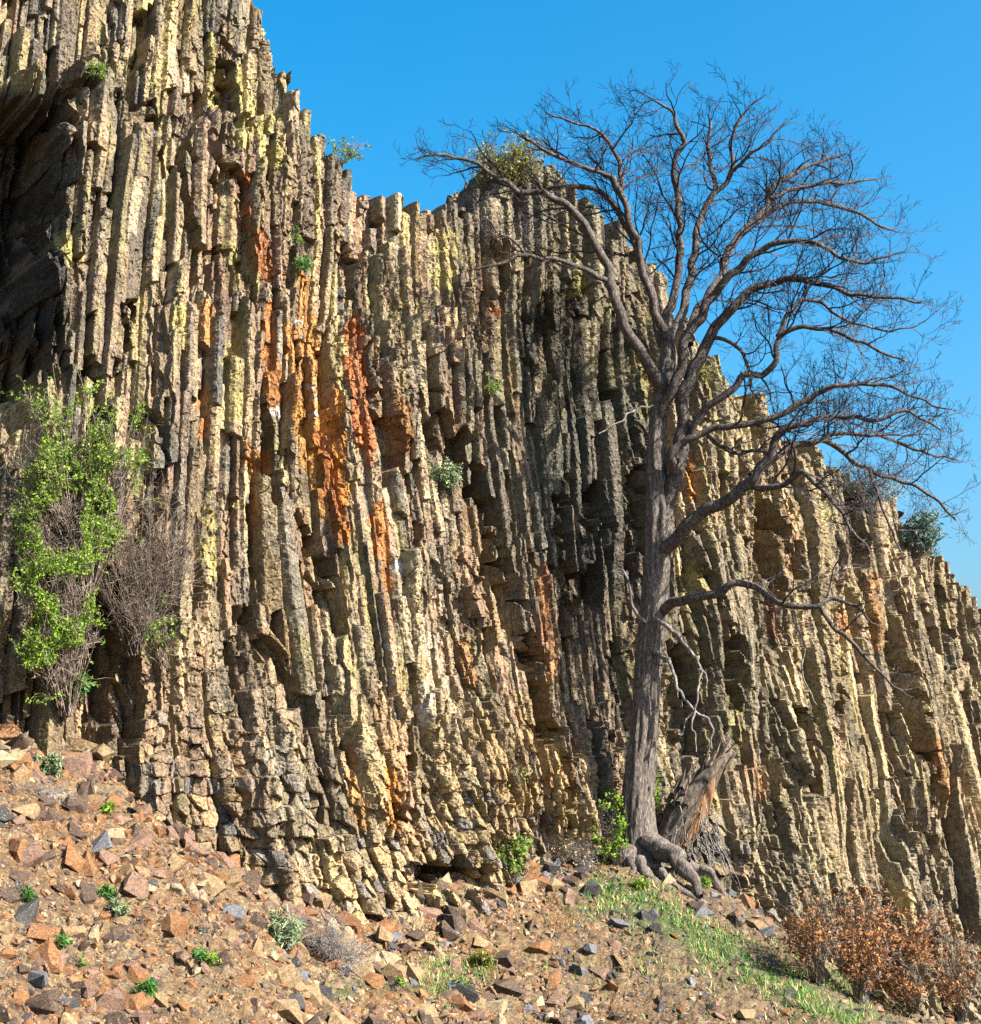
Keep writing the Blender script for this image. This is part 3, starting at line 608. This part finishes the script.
for k, lb in enumerate(ROOTS):
    sp_ = spline([W(*q) for q in lb], .03); sp_[:, :3] += .05 * np.stack([noise(np.arange(len(sp_)) * .16, 0 * sp_[:, 0] + 5 * k, q) for q in (4, 5, 6)], -1); sp_[:, 3] *= .82 * (1 + .25 * noise(np.arange(len(sp_)) * .2, 0 * sp_[:, 0] + k, 9))
    v, f = ridged(sp_, 18, .16, 700 + k); part('root', v, f, M_BARK, tree)

# the split stump leaning beside it
SB = W(668, 858, 1, -.3); st = empty('broken_stump', SB[:3], 'jagged split stump with raw orange wood leaning beside the bare tree', 'stump')
v, f = ridged(spline([W(*q) for q in [(656, 872, 19, -.35), (668, 848, 18, -.3), (681, 822, 17, -.25), (695, 797, 14, -.2), (709, 777, 10, -.15), (721, 762, 5.5, -.1), (730, 753, 1.5, -.1)]], .03), 34, .17, 740)
part('trunk', v, f, M_STUMP, st)
polys = []
for k in range(34):
    t = rnd.random(); x = 672 + 46 * t + rnd.uniform(-9, 9); y = 806 - 42 * t + rnd.uniform(-8, 8); p = W(x, y, 1, rnd.uniform(-.3, .05)); q = W(x + rnd.uniform(6, 18), y - rnd.uniform(12, 34), 1, rnd.uniform(-.3, .0))
    m = [(p[i] + q[i]) / 2 + rnd.uniform(-.03, .03) for i in range(3)]
    polys.append((np.array([p[:3], m, q[:3]]), [.05, .028, .004]))
v, f = tubes_np(polys, 4); part('splinters', v, f, M_STUMP, st, False)
v, f = ridged(spline([W(*q) for q in [(684, 846, 3, -.02), (692, 828, 7, -.06), (701, 808, 8, -.09), (709, 791, 5.5, -.09), (714, 774, 2, -.06)]], .03), 22, .16, 744)
part('exposed_wood', v, f, M_RAW, st)
polys = []
for k in range(70):
    x = rnd.uniform(675, 722); y = rnd.uniform(800, 855) ; p = W(x, y, 1, rnd.uniform(-.2, .15))
    pts, rs, _ = walk(Vector(p[:3]), Vector((rnd.uniform(-.4, .6), -.2, -1)).normalized(), rnd.uniform(.3, .8), 6, .009, .003, .35, 0)
    polys.append((np.array([tuple(q) for q in pts]), rs))
v, f = tubes_np(polys, 4); part('rootlets', v, f, M_DEAD, st, False)
# ------------------------------------------------------------------ shrubs and small plants
G = 0.66
MATS = {
 'lime': leaf_mat('lime_leaves', lin(70, 108, 26) * G, lin(160, 194, 56) * G), 'green': leaf_mat('green_leaves', lin(70, 104, 34) * G, lin(150, 176, 66) * G),
 'deep': leaf_mat('deep_green_leaves', lin(44, 84, 36) * G, lin(96, 150, 60) * G), 'sage': leaf_mat('sage_leaves', lin(104, 122, 84) * G, lin(164, 180, 130) * G, .2),
 'olive': leaf_mat('olive_leaves', lin(96, 100, 44) * G, lin(176, 172, 88) * G), 'russet': leaf_mat('russet_leaves', lin(96, 54, 32) * G, lin(206, 146, 88) * G, .2),
 'needle': leaf_mat('blue_green_needles', lin(60, 96, 92) * G, lin(116, 150, 130) * G, .2), 'dry': leaf_mat('dry_leaves', lin(150, 120, 78) * G, lin(206, 180, 120) * G, .2),
 'bark': bark_mat('shrub_bark', lin(66, 56, 50) * G, lin(128, 112, 98) * G, lin(184, 168, 148) * G, (6, 6, 6)), 'grey': bark_mat('grey_twigs', lin(92, 84, 80) * G, lin(150, 140, 132) * G, lin(200, 190, 178) * G, (6, 6, 6)),
 'straw': leaf_mat('straw', lin(170, 150, 96) * G, lin(214, 196, 140) * G, .3)}
def shrub(name, label, cat, root, blobs, stems, leaves, leaf, size, wood='bark', r0=.012, twig=5, group=None, stretch=1.7, stiff=False, tl=.3):
    """root: world point; blobs: (px, py, rx, ry, Y offset, depth m); stems fan out to the blobs and carry twigs and leaves"""
    root = np.array(root, float); o = empty(name, tuple(root), label, cat, group)
    Y0 = root[1]; polys = []; ends = []
    wts = np.array([b_[2] * b_[3] for b_ in blobs], float); wts /= wts.sum()
    for k in range(stems):
        cx, cy, rx, ry, oy, dp = blobs[rng.choice(len(blobs), p=wts)]
        v = rng.normal(size=3); v *= rng.random() ** .33 / np.linalg.norm(v)
        tgt = at(cx + rx * v[0], cy + ry * v[1], Y0 - oy + dp * v[2])
        st_ = root + rng.normal(size=3) * (.05, .05, .01); n = 8
        mid = (st_ + tgt) / 2 + (rng.normal(size=3) * .12 * (0.2 if stiff else 1)) * np.linalg.norm(tgt - st_); mid[2] += .1 * np.linalg.norm(tgt - st_)
        t = np.linspace(0, 1, n)[:, None]; c = (1 - t) ** 2 * st_ + 2 * t * (1 - t) * mid + t * t * tgt
        c[1:-1] += rng.normal(size=(n - 2, 3)) * .012; polys.append((c, np.linspace(r0, r0 * .3, n)))
        for q in range(twig):
            i = rng.integers(3, n - 1) if not stiff else rng.integers(1, n - 1); d = c[i] - c[i - 1]; d /= np.linalg.norm(d); d = d + rng.normal(size=3) * .55; d /= np.linalg.norm(d)
            L = tl * rng.uniform(.4, 1.2); m = 5; s = np.linspace(0, 1, m)[:, None]
            tw = c[i] + d * L * s + rng.normal(size=(m, 3)) * .022 * s; polys.append((tw, np.linspace(r0 * .38, r0 * .2, m)))
            for a in range(2):
                d2 = d + rng.normal(size=3) * .7; d2 /= np.linalg.norm(d2); b0 = tw[rng.integers(1, m)]
                t3 = b0 + d2 * L * .5 * np.linspace(0, 1, 3)[:, None]; polys.append((t3, np.linspace(r0 * .26, r0 * .16, 3))); ends.append(t3)
            ends.append(tw[1:])
        ends.append(c[5:])
    v, f = tubes_np(polys, 3 if r0 < .02 else 5); part('stems', v, f, MATS[wood], o, False)
    if leaves:
        pts = np.concatenate(ends); C = pts[rng.integers(0, len(pts), leaves)] + rng.normal(size=(leaves, 3)) * size * .8
        if leaf in ('lime', 'green', 'russet'):                                    # leaves sit in clumps, gaps between
            keep = noise(C[:, 0] * 3.2 + C[:, 1], C[:, 2] * 3.2, 900) > -.25; C = C[keep]
        v, f = leaf_np(C, size, stretch); part('foliage', v, f, MATS[leaf], o, False)
    return o
def cl(px, py, out=.05):
    p = on_cliff(px, py); return p + N0 * out
BUSH = 'shrubs rooted on the left of the cliff'
b0 = cl(84, 600, .15)
shrub('leafy_shrub', 'tall lime green leafy shrub against the shaded left end of the cliff', 'shrub', b0,
      [(58, 395, 36, 34, .5, .25), (92, 440, 52, 48, .45, .3), (34, 470, 26, 80, .8, .3), (132, 445, 26, 48, .4, .25), (60, 530, 50, 40, .7, .3)], 130, 22000, 'lime', .025, 'bark', .014, 6, BUSH, tl=.38)
b0 = cl(66, 715, .1)
shrub('leafy_shrub', 'lower lime green shrub hanging over the ledge beneath the tall one', 'shrub', b0,
      [(44, 585, 34, 34, .7, .3), (80, 615, 26, 38, .5, .25), (46, 645, 26, 30, .7, .2), (58, 562, 42, 22, .7, .3)], 80, 14000, 'lime', .026, 'bark', .012, 6, BUSH, tl=.34)
shrub('low_bush', 'small vivid green bush at the lower tip of the leafy shrubs', 'bush', cl(76, 700, .1), [(75, 684, 15, 12, .15, .15)], 22, 900, 'deep', .04, 'bark', .006, 3, tl=.1)
shrub('bare_shrub', 'leafless brown twiggy shrub spreading right of the lime green shrub', 'shrub', cl(136, 655, .1),
      [(172, 505, 48, 48, .4, .3), (120, 560, 36, 50, .4, .3), (185, 540, 26, 40, .35, .3), (150, 610, 40, 24, .3, .25)], 80, 0, 'lime', .03, 'bark', .009, 8, tl=.5)
shrub('leafy_shrub', 'sparse yellow-green sprigs low in the bare brown shrub', 'shrub', cl(160, 665, .1), [(160, 620, 24, 20, .5, .2), (185, 645, 12, 10, .5, .1)], 22, 520, 'green', .03, 'bark', .008, 5, BUSH, tl=.2)
# on the rim and in cracks
def rim(px, py, back=.15):
    p = on_cliff(px, py + 8); return p - N0 * back + np.array([0, 0, .12])
shrub('rim_bush', 'olive bush crowning the rocky peak behind the upper left branches', 'bush', rim(508, 194, .2), [(508, 150, 38, 24, .0, .4), (488, 165, 26, 14, 0, .3), (532, 162, 26, 20, 0, .3)], 90, 4200, 'olive', .036, 'bark', .012, 6, tl=.32)
shrub('rim_bush', 'small sparse bush on the skyline left of the peak', 'bush', rim(342, 168), [(358, 148, 13, 11, 0, .2), (338, 140, 9, 8, 0, .2)], 16, 420, 'green', .032, 'bark', .008, 4, tl=.2)
shrub('conifer', 'blue-green juniper at the right end of the cliff rim', 'conifer', rim(920, 548), [(926, 530, 13, 20, 0, .4), (918, 520, 10, 10, 0, .3)], 46, 2600, 'needle', .035, 'bark', .014, 6, tl=.25, stretch=3)
shrub('rim_bush', 'thin blue-grey bush on the rim under the drooping right branches', 'bush', rim(878, 508), [(880, 484, 26, 14, 0, .4), (842, 468, 26, 10, 0, .3)], 60, 1100, 'needle', .03, 'grey', .008, 6, tl=.3)
shrub('rim_bush', 'yellow-green tuft on the rim just right of the forked trunk', 'bush', rim(705, 384, .1), [(706, 370, 7, 10, 0, .15)], 14, 380, 'olive', .03, 'bark', .006, 3, tl=.12)
CR = 'plants rooted in cracks of the cliff'
for px, py, rx, ry, mat, n, lab in [(448, 472, 20, 15, 'sage', 1500, 'grey-green cushion plant in a crack in mid cliff'), (303, 262, 7, 11, 'deep', 420, 'bright green plant on the upper cliff above the orange streaks'),
        (296, 238, 5, 12, 'green', 240, 'thin green sprig just above the bright green plant'), (98, 70, 9, 9, 'green', 420, 'small yellow-green tuft on the ledge at the top left'),
        (515, 768, 6, 13, 'lime', 420, 'lime green plant low in the cliff above the round bush'), (493, 386, 5, 10, 'green', 220, 'tiny green sprig above the dark bay'),
        (655, 790, 4, 22, 'lime', 420, 'lime sprigs showing between trunk and stump'), (232, 872, 4, 5, 'lime', 120, 'tiny lime sprout at the cliff foot')]:
    shrub('crevice_plant', lab, 'plant', cl(px, py + ry, .06), [(px, py, rx, ry, .12, .12)], 16, n, mat, .028, 'bark', .005, 3, CR, tl=.1)
def gr(px, py): return on_ground(px, py)
def rr(px, py):
    a = on_ground(px, py); b = on_cliff(px, py)
    return a if a[1] < b[1] else b + N0 * .25
shrub('sapling', 'lime green leafy sapling growing against the left side of the trunk', 'sapling', gr(620, 868), [(611, 815, 14, 34, .1, .2), (600, 835, 10, 16, .1, .2)], 26, 1100, 'lime', .036, 'bark', .008, 4, tl=.2)
shrub('round_bush', 'rounded dark green bush at the cliff foot left of the tree', 'bush', gr(514, 880), [(512, 850, 23, 24, .1, .35)], 50, 2600, 'green', .036, 'bark', .008, 5, tl=.18)
shrub('sagebrush', 'grey-green sagebrush on the talus near the bottom left', 'bush', gr(284, 950), [(283, 928, 19, 20, .0, .25)], 50, 1700, 'sage', .022, 'grey', .007, 5, stretch=4, stiff=True, tl=.14)
shrub('dead_brush', 'tangle of dead grey twigs right of the sagebrush', 'dead bush', gr(338, 968), [(325, 936, 24, 24, 0, .3), (345, 955, 22, 16, 0, .3)], 90, 0, 'sage', .02, 'grey', .006, 7, tl=.2)
shrub('dead_brush', 'low dry brush at the cliff foot just left of the trunk', 'dead bush', gr(590, 868), [(575, 855, 30, 16, 0, .3)], 60, 260, 'dry', .03, 'grey', .006, 6, tl=.2)
shrub('dead_brush', 'dead grass and twigs heaped on the left rock ledge', 'dead bush', gr(44, 800), [(46, 792, 20, 10, 0, .2)], 24, 0, 'dry', .03, 'grey', .005, 5, tl=.22)
RU = 'russet leaved shrubs in the lower right corner'
for px, py, bl, n, lab in [(818, 985, [(812, 918, 30, 34, .2, .7), (800, 950, 18, 26, .2, .5)], 1500, 'russet leaved shrub at the left end of the thicket'), (858, 1004, [(862, 930, 40, 42, .2, .9)], 2000, 'middle russet leaved shrub of the thicket'),
        (905, 1012, [(916, 930, 40, 50, .2, .9), (875, 978, 46, 20, .4, .6)], 2300, 'russet leaved shrub right of the middle of the thicket'), (948, 1018, [(952, 955, 26, 44, .2, .9)], 1400, 'russet leaved shrub at the right edge of the thicket'),
        (850, 975, [(850, 905, 44, 22, .0, .5)], 1000, 'thin leafless shrub standing above the russet thicket')]:
    shrub('russet_shrub', lab, 'shrub', rr(px, py), bl, 46, int(n * 1.4), 'russet', .036, 'bark', .009, 7, RU, tl=.34)
TU = 'small green plants on the talus'
for px, py, rx, ry, mat, n, lab in [(50, 765, 15, 15, 'sage', 1200, 'large grey-green tuft on the upper left talus'), (50, 741, 9, 9, 'sage', 500, 'grey-green tuft just above the large one at the left'), (81, 733, 8, 6, 'sage', 300, 'small grey tuft below the leafy shrubs'),
        (105, 893, 8, 7, 'deep', 380, 'upper of two round green tufts on the left talus'), (118, 908, 8, 7, 'sage', 380, 'lower of two round green tufts on the left talus'), (27, 895, 8, 7, 'deep', 260, 'green tuft at the left edge of the talus'),
        (60, 942, 7, 6, 'deep', 260, 'green tuft in the rubble near the lower left corner'), (73, 958, 7, 5, 'green', 200, 'faint green tuft below the lower left rubble'), (144, 992, 16, 8, 'deep', 600, 'flat green patch plant at the bottom left'),
        (200, 957, 8, 6, 'deep', 300, 'blue-green tuft left of the sagebrush, the left one'), (213, 962, 6, 5, 'lime', 240, 'lime tuft left of the sagebrush, the right one'), (95, 775, 7, 4, 'lime', 220, 'lime tuft on the dirt ledge at the left'),
        (108, 808, 6, 4, 'lime', 160, 'tiny lime tuft among the blocks below the dirt ledge'), (484, 960, 13, 10, 'olive', 700, 'yellow-green tuft in the middle of the lower talus'), (455, 985, 9, 6, 'green', 320, 'green tuft below the yellow-green one'),
        (318, 893, 5, 5, 'lime', 160, 'lime sprout at the cliff foot above the dead grey twigs'), (640, 885, 10, 7, 'lime', 320, 'lime tuft right under the trunk'), (705, 882, 8, 6, 'lime', 320, 'lime tuft between the exposed roots'),
        (392, 985, 12, 7, 'green', 400, 'green tuft at the bottom left of centre'), (880, 992, 14, 8, 'lime', 600, 'lime clump under the russet thicket')]:
    shrub('tuft', lab, 'plant', gr(px, py + ry * .7), [(px, py, rx, ry, .05, .12)], 18, n, mat, .026, 'bark', .004, 2, TU, tl=.06, stretch=2.4)

# ------------------------------------------------------------------ grass, as cover
nb = 120000
uu = rng.uniform(5, 21, nb); tt = rng.uniform(-.1, 8, nb); B = P0 + uu[:, None] * E + (tt + 0)[:, None] * N0; B = B - (np.interp(uu, bu, bz) * TL)[:, None] * N0
gz_ = ground_z(B[:, 0], B[:, 1]); qx, qy = project(B[:, 0], B[:, 1], gz_)
den = grassy(qx, qy) * np.clip(.28 + 2.2 * fbm(B[:, 0] * 2.2, B[:, 1] * 2.2, 95, 3), 0, 1) + .008
kp = rng.random(nb) < den * 1.5; B = B[kp]; gz_ = gz_[kp]; n = len(B)
d = rng.normal(size=(n, 3)); d[:, 2] = np.abs(d[:, 2]) + 1.4; d /= np.linalg.norm(d, axis=1, keepdims=True); h = rng.uniform(.05, .15, n)[:, None]
s = rng.normal(size=(n, 3)); s[:, 2] = 0; s = s / np.linalg.norm(s, axis=1, keepdims=True) * rng.uniform(.007, .016, n)[:, None]
b_ = np.stack([B[:, 0], B[:, 1], gz_ - .01 + .02], -1)
V = np.stack([b_ - s, b_ + s, b_ + d * h], 1).reshape(-1, 3)
gm = rng.random(n) < .66
ft = np.arange(n * 3).reshape(n, 3)
tag(mesh_np('grass', V, ft[gm], leaf_mat('grass_blades', lin(70, 124, 52) * G, lin(140, 186, 90) * G)), 'short green grass on the ridge below the tree', 'grass', kind='stuff')
tag(mesh_np('dry_grass', V, ft[~gm], MATS['straw']), 'scattered straw coloured dry grass among the green', 'grass', kind='stuff')

# ------------------------------------------------------------------ talus rocks
def hull(seed, sc_):
    r = random.Random(seed); bm = bmesh.new()
    for k in range(13):
        v = Vector((r.uniform(-1, 1), r.uniform(-1, 1), r.uniform(-1, 1)))
        v = v / max(abs(v.x), abs(v.y), abs(v.z)) * r.uniform(.72, 1.0) if r.random() < .7 else v.normalized()
        bm.verts.new((v.x * sc_[0] * .5, v.y * sc_[1] * .5, v.z * sc_[2] * .5))
    res = bmesh.ops.convex_hull(bm, input=bm.verts); bmesh.ops.delete(bm, geom=list({g for g in res['geom_interior'] + res['geom_unused'] if isinstance(g, bmesh.types.BMVert)}), context='VERTS')
    bmesh.ops.triangulate(bm, faces=bm.faces); bm.verts.index_update()
    v = np.array([x.co[:] for x in bm.verts]); f = np.array([[w_.index for w_ in q.verts] for q in bm.faces]); bm.free(); return v, f
SH = []
for k in range(14):
    r = random.Random(k); SH.append(hull(k, (1.0, r.uniform(.6, .9), r.uniform(.28, .7))))
RC = {'tan': (196, 162, 116), 'orange-brown': (184, 128, 80), 'pinkish brown': (176, 136, 112), 'pale cream': (222, 194, 150), 'dark brown': (116, 92, 74), 'blue-grey': (142, 142, 146), 'dark grey': (92, 88, 86)}
RN = list(RC); M_STONE = rock_material('loose_stone', .55)
nr = 190000
uu = rng.uniform(-3.5, 22, nr); tt = rng.uniform(-.25, 8.0, nr) ** 1.0; size = np.clip(.040 * rng.pareto(2.3, nr) + .032, .03, .46)
B = P0 + uu[:, None] * E + (tt - np.interp(uu, bu, bz) * TL)[:, None] * N0; zg = ground_z(B[:, 0], B[:, 1]); qx, qy = project(B[:, 0], B[:, 1], zg)
den = np.interp(qx, [-50, 350, 480, 560, 640, 800, 900], [1, 1, 1, .9, .8, .5, .3]) * (1 - .75 * grassy(qx, qy)) * np.clip(.75 + .8 * fbm(B[:, 0] * .9, B[:, 1] * .9, 96, 2), .15, 1)
den = np.maximum(den, (tt < .5) * .6)
near_foot = np.exp(-(tt / .9) ** 2); size = np.clip(size * (1 + np.where(qx < 330, 1.1, .8) * near_foot), .04, .55)
size = np.where(qx > 560, size * .8, size)
kp = (rng.random(nr) < den) & (qy < 1120) & (qx > -140) & (qx < 1120); uu, tt, size, B, zg, qx, qy = [a[kp] for a in (uu, tt, size, B, zg, qx, qy)]
pk = np.array([[.20, .30, .18, .06, .20, .02, .04], [.30, .18, .16, .12, .14, .05, .05], [.18, .12, .16, .08, .16, .18, .12]])
zone = np.where(qx < 260, 0, np.where(qx < 560, 1, 2)); ci = np.array([rng.choice(7, p=pk[q]) for q in zone])
si = rng.integers(0, len(SH), len(B)); n = len(B)
ax = rng.uniform(0, 2 * math.pi, n); tx = rng.normal(0, .35, n) + .38; ty = rng.normal(0, .35, n)                 # lie roughly along the slope
def rot(ax, tx, ty):
    ca, sa, cx, sx, cy, sy = np.cos(ax), np.sin(ax), np.cos(tx), np.sin(tx), np.cos(ty), np.sin(ty); o = np.zeros_like(ax); l = o + 1
    Rz = np.stack([np.stack([ca, -sa, o], -1), np.stack([sa, ca, o], -1), np.stack([o, o, l], -1)], -2)
    Rx = np.stack([np.stack([l, o, o], -1), np.stack([o, cx, -sx], -1), np.stack([o, sx, cx], -1)], -2)
    Ry = np.stack([np.stack([cy, o, sy], -1), np.stack([o, l, o], -1), np.stack([-sy, o, cy], -1)], -2)
    return Rx @ Ry @ Rz
RM = rot(ax, tx, ty); pos = np.stack([B[:, 0], B[:, 1], zg + size * .07], -1)
vis = (qx > 4) & (qx < 976) & (qy < 1020) & (tt > .12); app = size * F / pos[:, 1] * vis
order = np.argsort(-app); top = order[:300]; rest = np.setdiff1d(np.arange(n), top)
jit = rng.uniform(.75, 1.25, n)
Vs, Fs, Cs, base = [], [], [], 0
for k, (v, f) in enumerate(SH):
    m = rest[si[rest] == k]
    if not len(m): continue
    VV = np.einsum('nij,vj->nvi', RM[m], v) * size[m][:, None, None] + pos[m][:, None]
    Vs.append(VV.reshape(-1, 3)); Fs.append((f[None] + (base + np.arange(len(m)) * len(v))[:, None, None]).reshape(-1, 3)); base += len(m) * len(v)
    cc = np.array([lin(*RC[RN[c]]) for c in ci[m]]) * jit[m][:, None] * .9; Cs.append(np.repeat(cc, len(v), 0))
tag(mesh_np('scree', np.concatenate(Vs), np.concatenate(Fs), M_STONE, colors=np.clip(np.concatenate(Cs) * .30, .01, .6)), 'small loose stones covering the talus slope', 'scree', kind='stuff')
def place_name(x, y):
    g = np.interp(x, BL[:, 0], BL[:, 1]); dy = y - g
    a = next(t for lim, t in [(90, 'at the far left edge'), (170, 'below the left dirt ledge'), (255, 'left of the grey sagebrush'), (312, 'around the grey sagebrush'), (395, 'by the dead grey twigs'), (470, 'below the small cave'), (545, 'below the round green bush'),
                              (640, 'left of the trunk base'), (720, 'below the exposed roots'), (800, 'on the grassy ridge'), (2000, 'by the russet thicket')] if x < lim)
    b = 'at the cliff foot' if dy < 28 else ('high on slope' if dy < 75 else ('mid slope' if dy < 150 else 'low on slope'))
    return a, b
def ordinals(n):
    w_ = ['{}most ', 'second from {} ', 'third from {} ', 'fourth from {} ', 'fifth from {} ']
    if n == 1: return ['']
    h = n // 2; L = [w_[min(k, 4)].format('left') for k in range(h)]; Q = [w_[min(k, 4)].format('right') for k in range(h)][::-1]
    return L + (['middle '] if n % 2 else []) + Q
cls = {}
for i in top:
    s = app[i]; sz_ = 'large' if s > 30 else ('medium' if s > 20 else 'small'); a, b = place_name(qx[i], qy[i])
    hgt = SH[si[i]][0][:, 2].max() * 2; shp = 'flat slab' if hgt < .42 else ('angular rock' if hgt < .58 else 'blocky rock')
    cls.setdefault((sz_, RN[ci[i]], shp, b, a), []).append(i)
lab = {}
for (sz_, c, shp, b, a), m in cls.items():
    m.sort(key=lambda q: qx[q]); t = f'{sz_} {c} {shp} {b}, {a}'; names = ordinals(len(m))
    for q, e_ in zip(m, names):
        lab[q] = e_ + t if len((e_ + t).split()) <= 16 else e_ + t.replace('angular ', '').replace('blocky ', '')
protos = {}
for i in top:
    key = (int(si[i]), int(ci[i]))
    if key not in protos:
        v, f = SH[key[0]]; o = mesh_np('rock', v, f, M_STONE, colors=np.tile(np.clip(lin(*RC[RN[key[1]]]) * .30, .01, .6), (len(v), 1))); protos[key] = o
    else:
        o = protos[key].copy(); COL.objects.link(o)
    from mathutils import Matrix
    o.matrix_world = Matrix.Translation(Vector(pos[i])) @ Matrix(RM[i].tolist()).to_4x4() @ Matrix.Scale(float(size[i]), 4)
    tag(o, lab[i], 'rock', 'loose rocks on the talus slope')
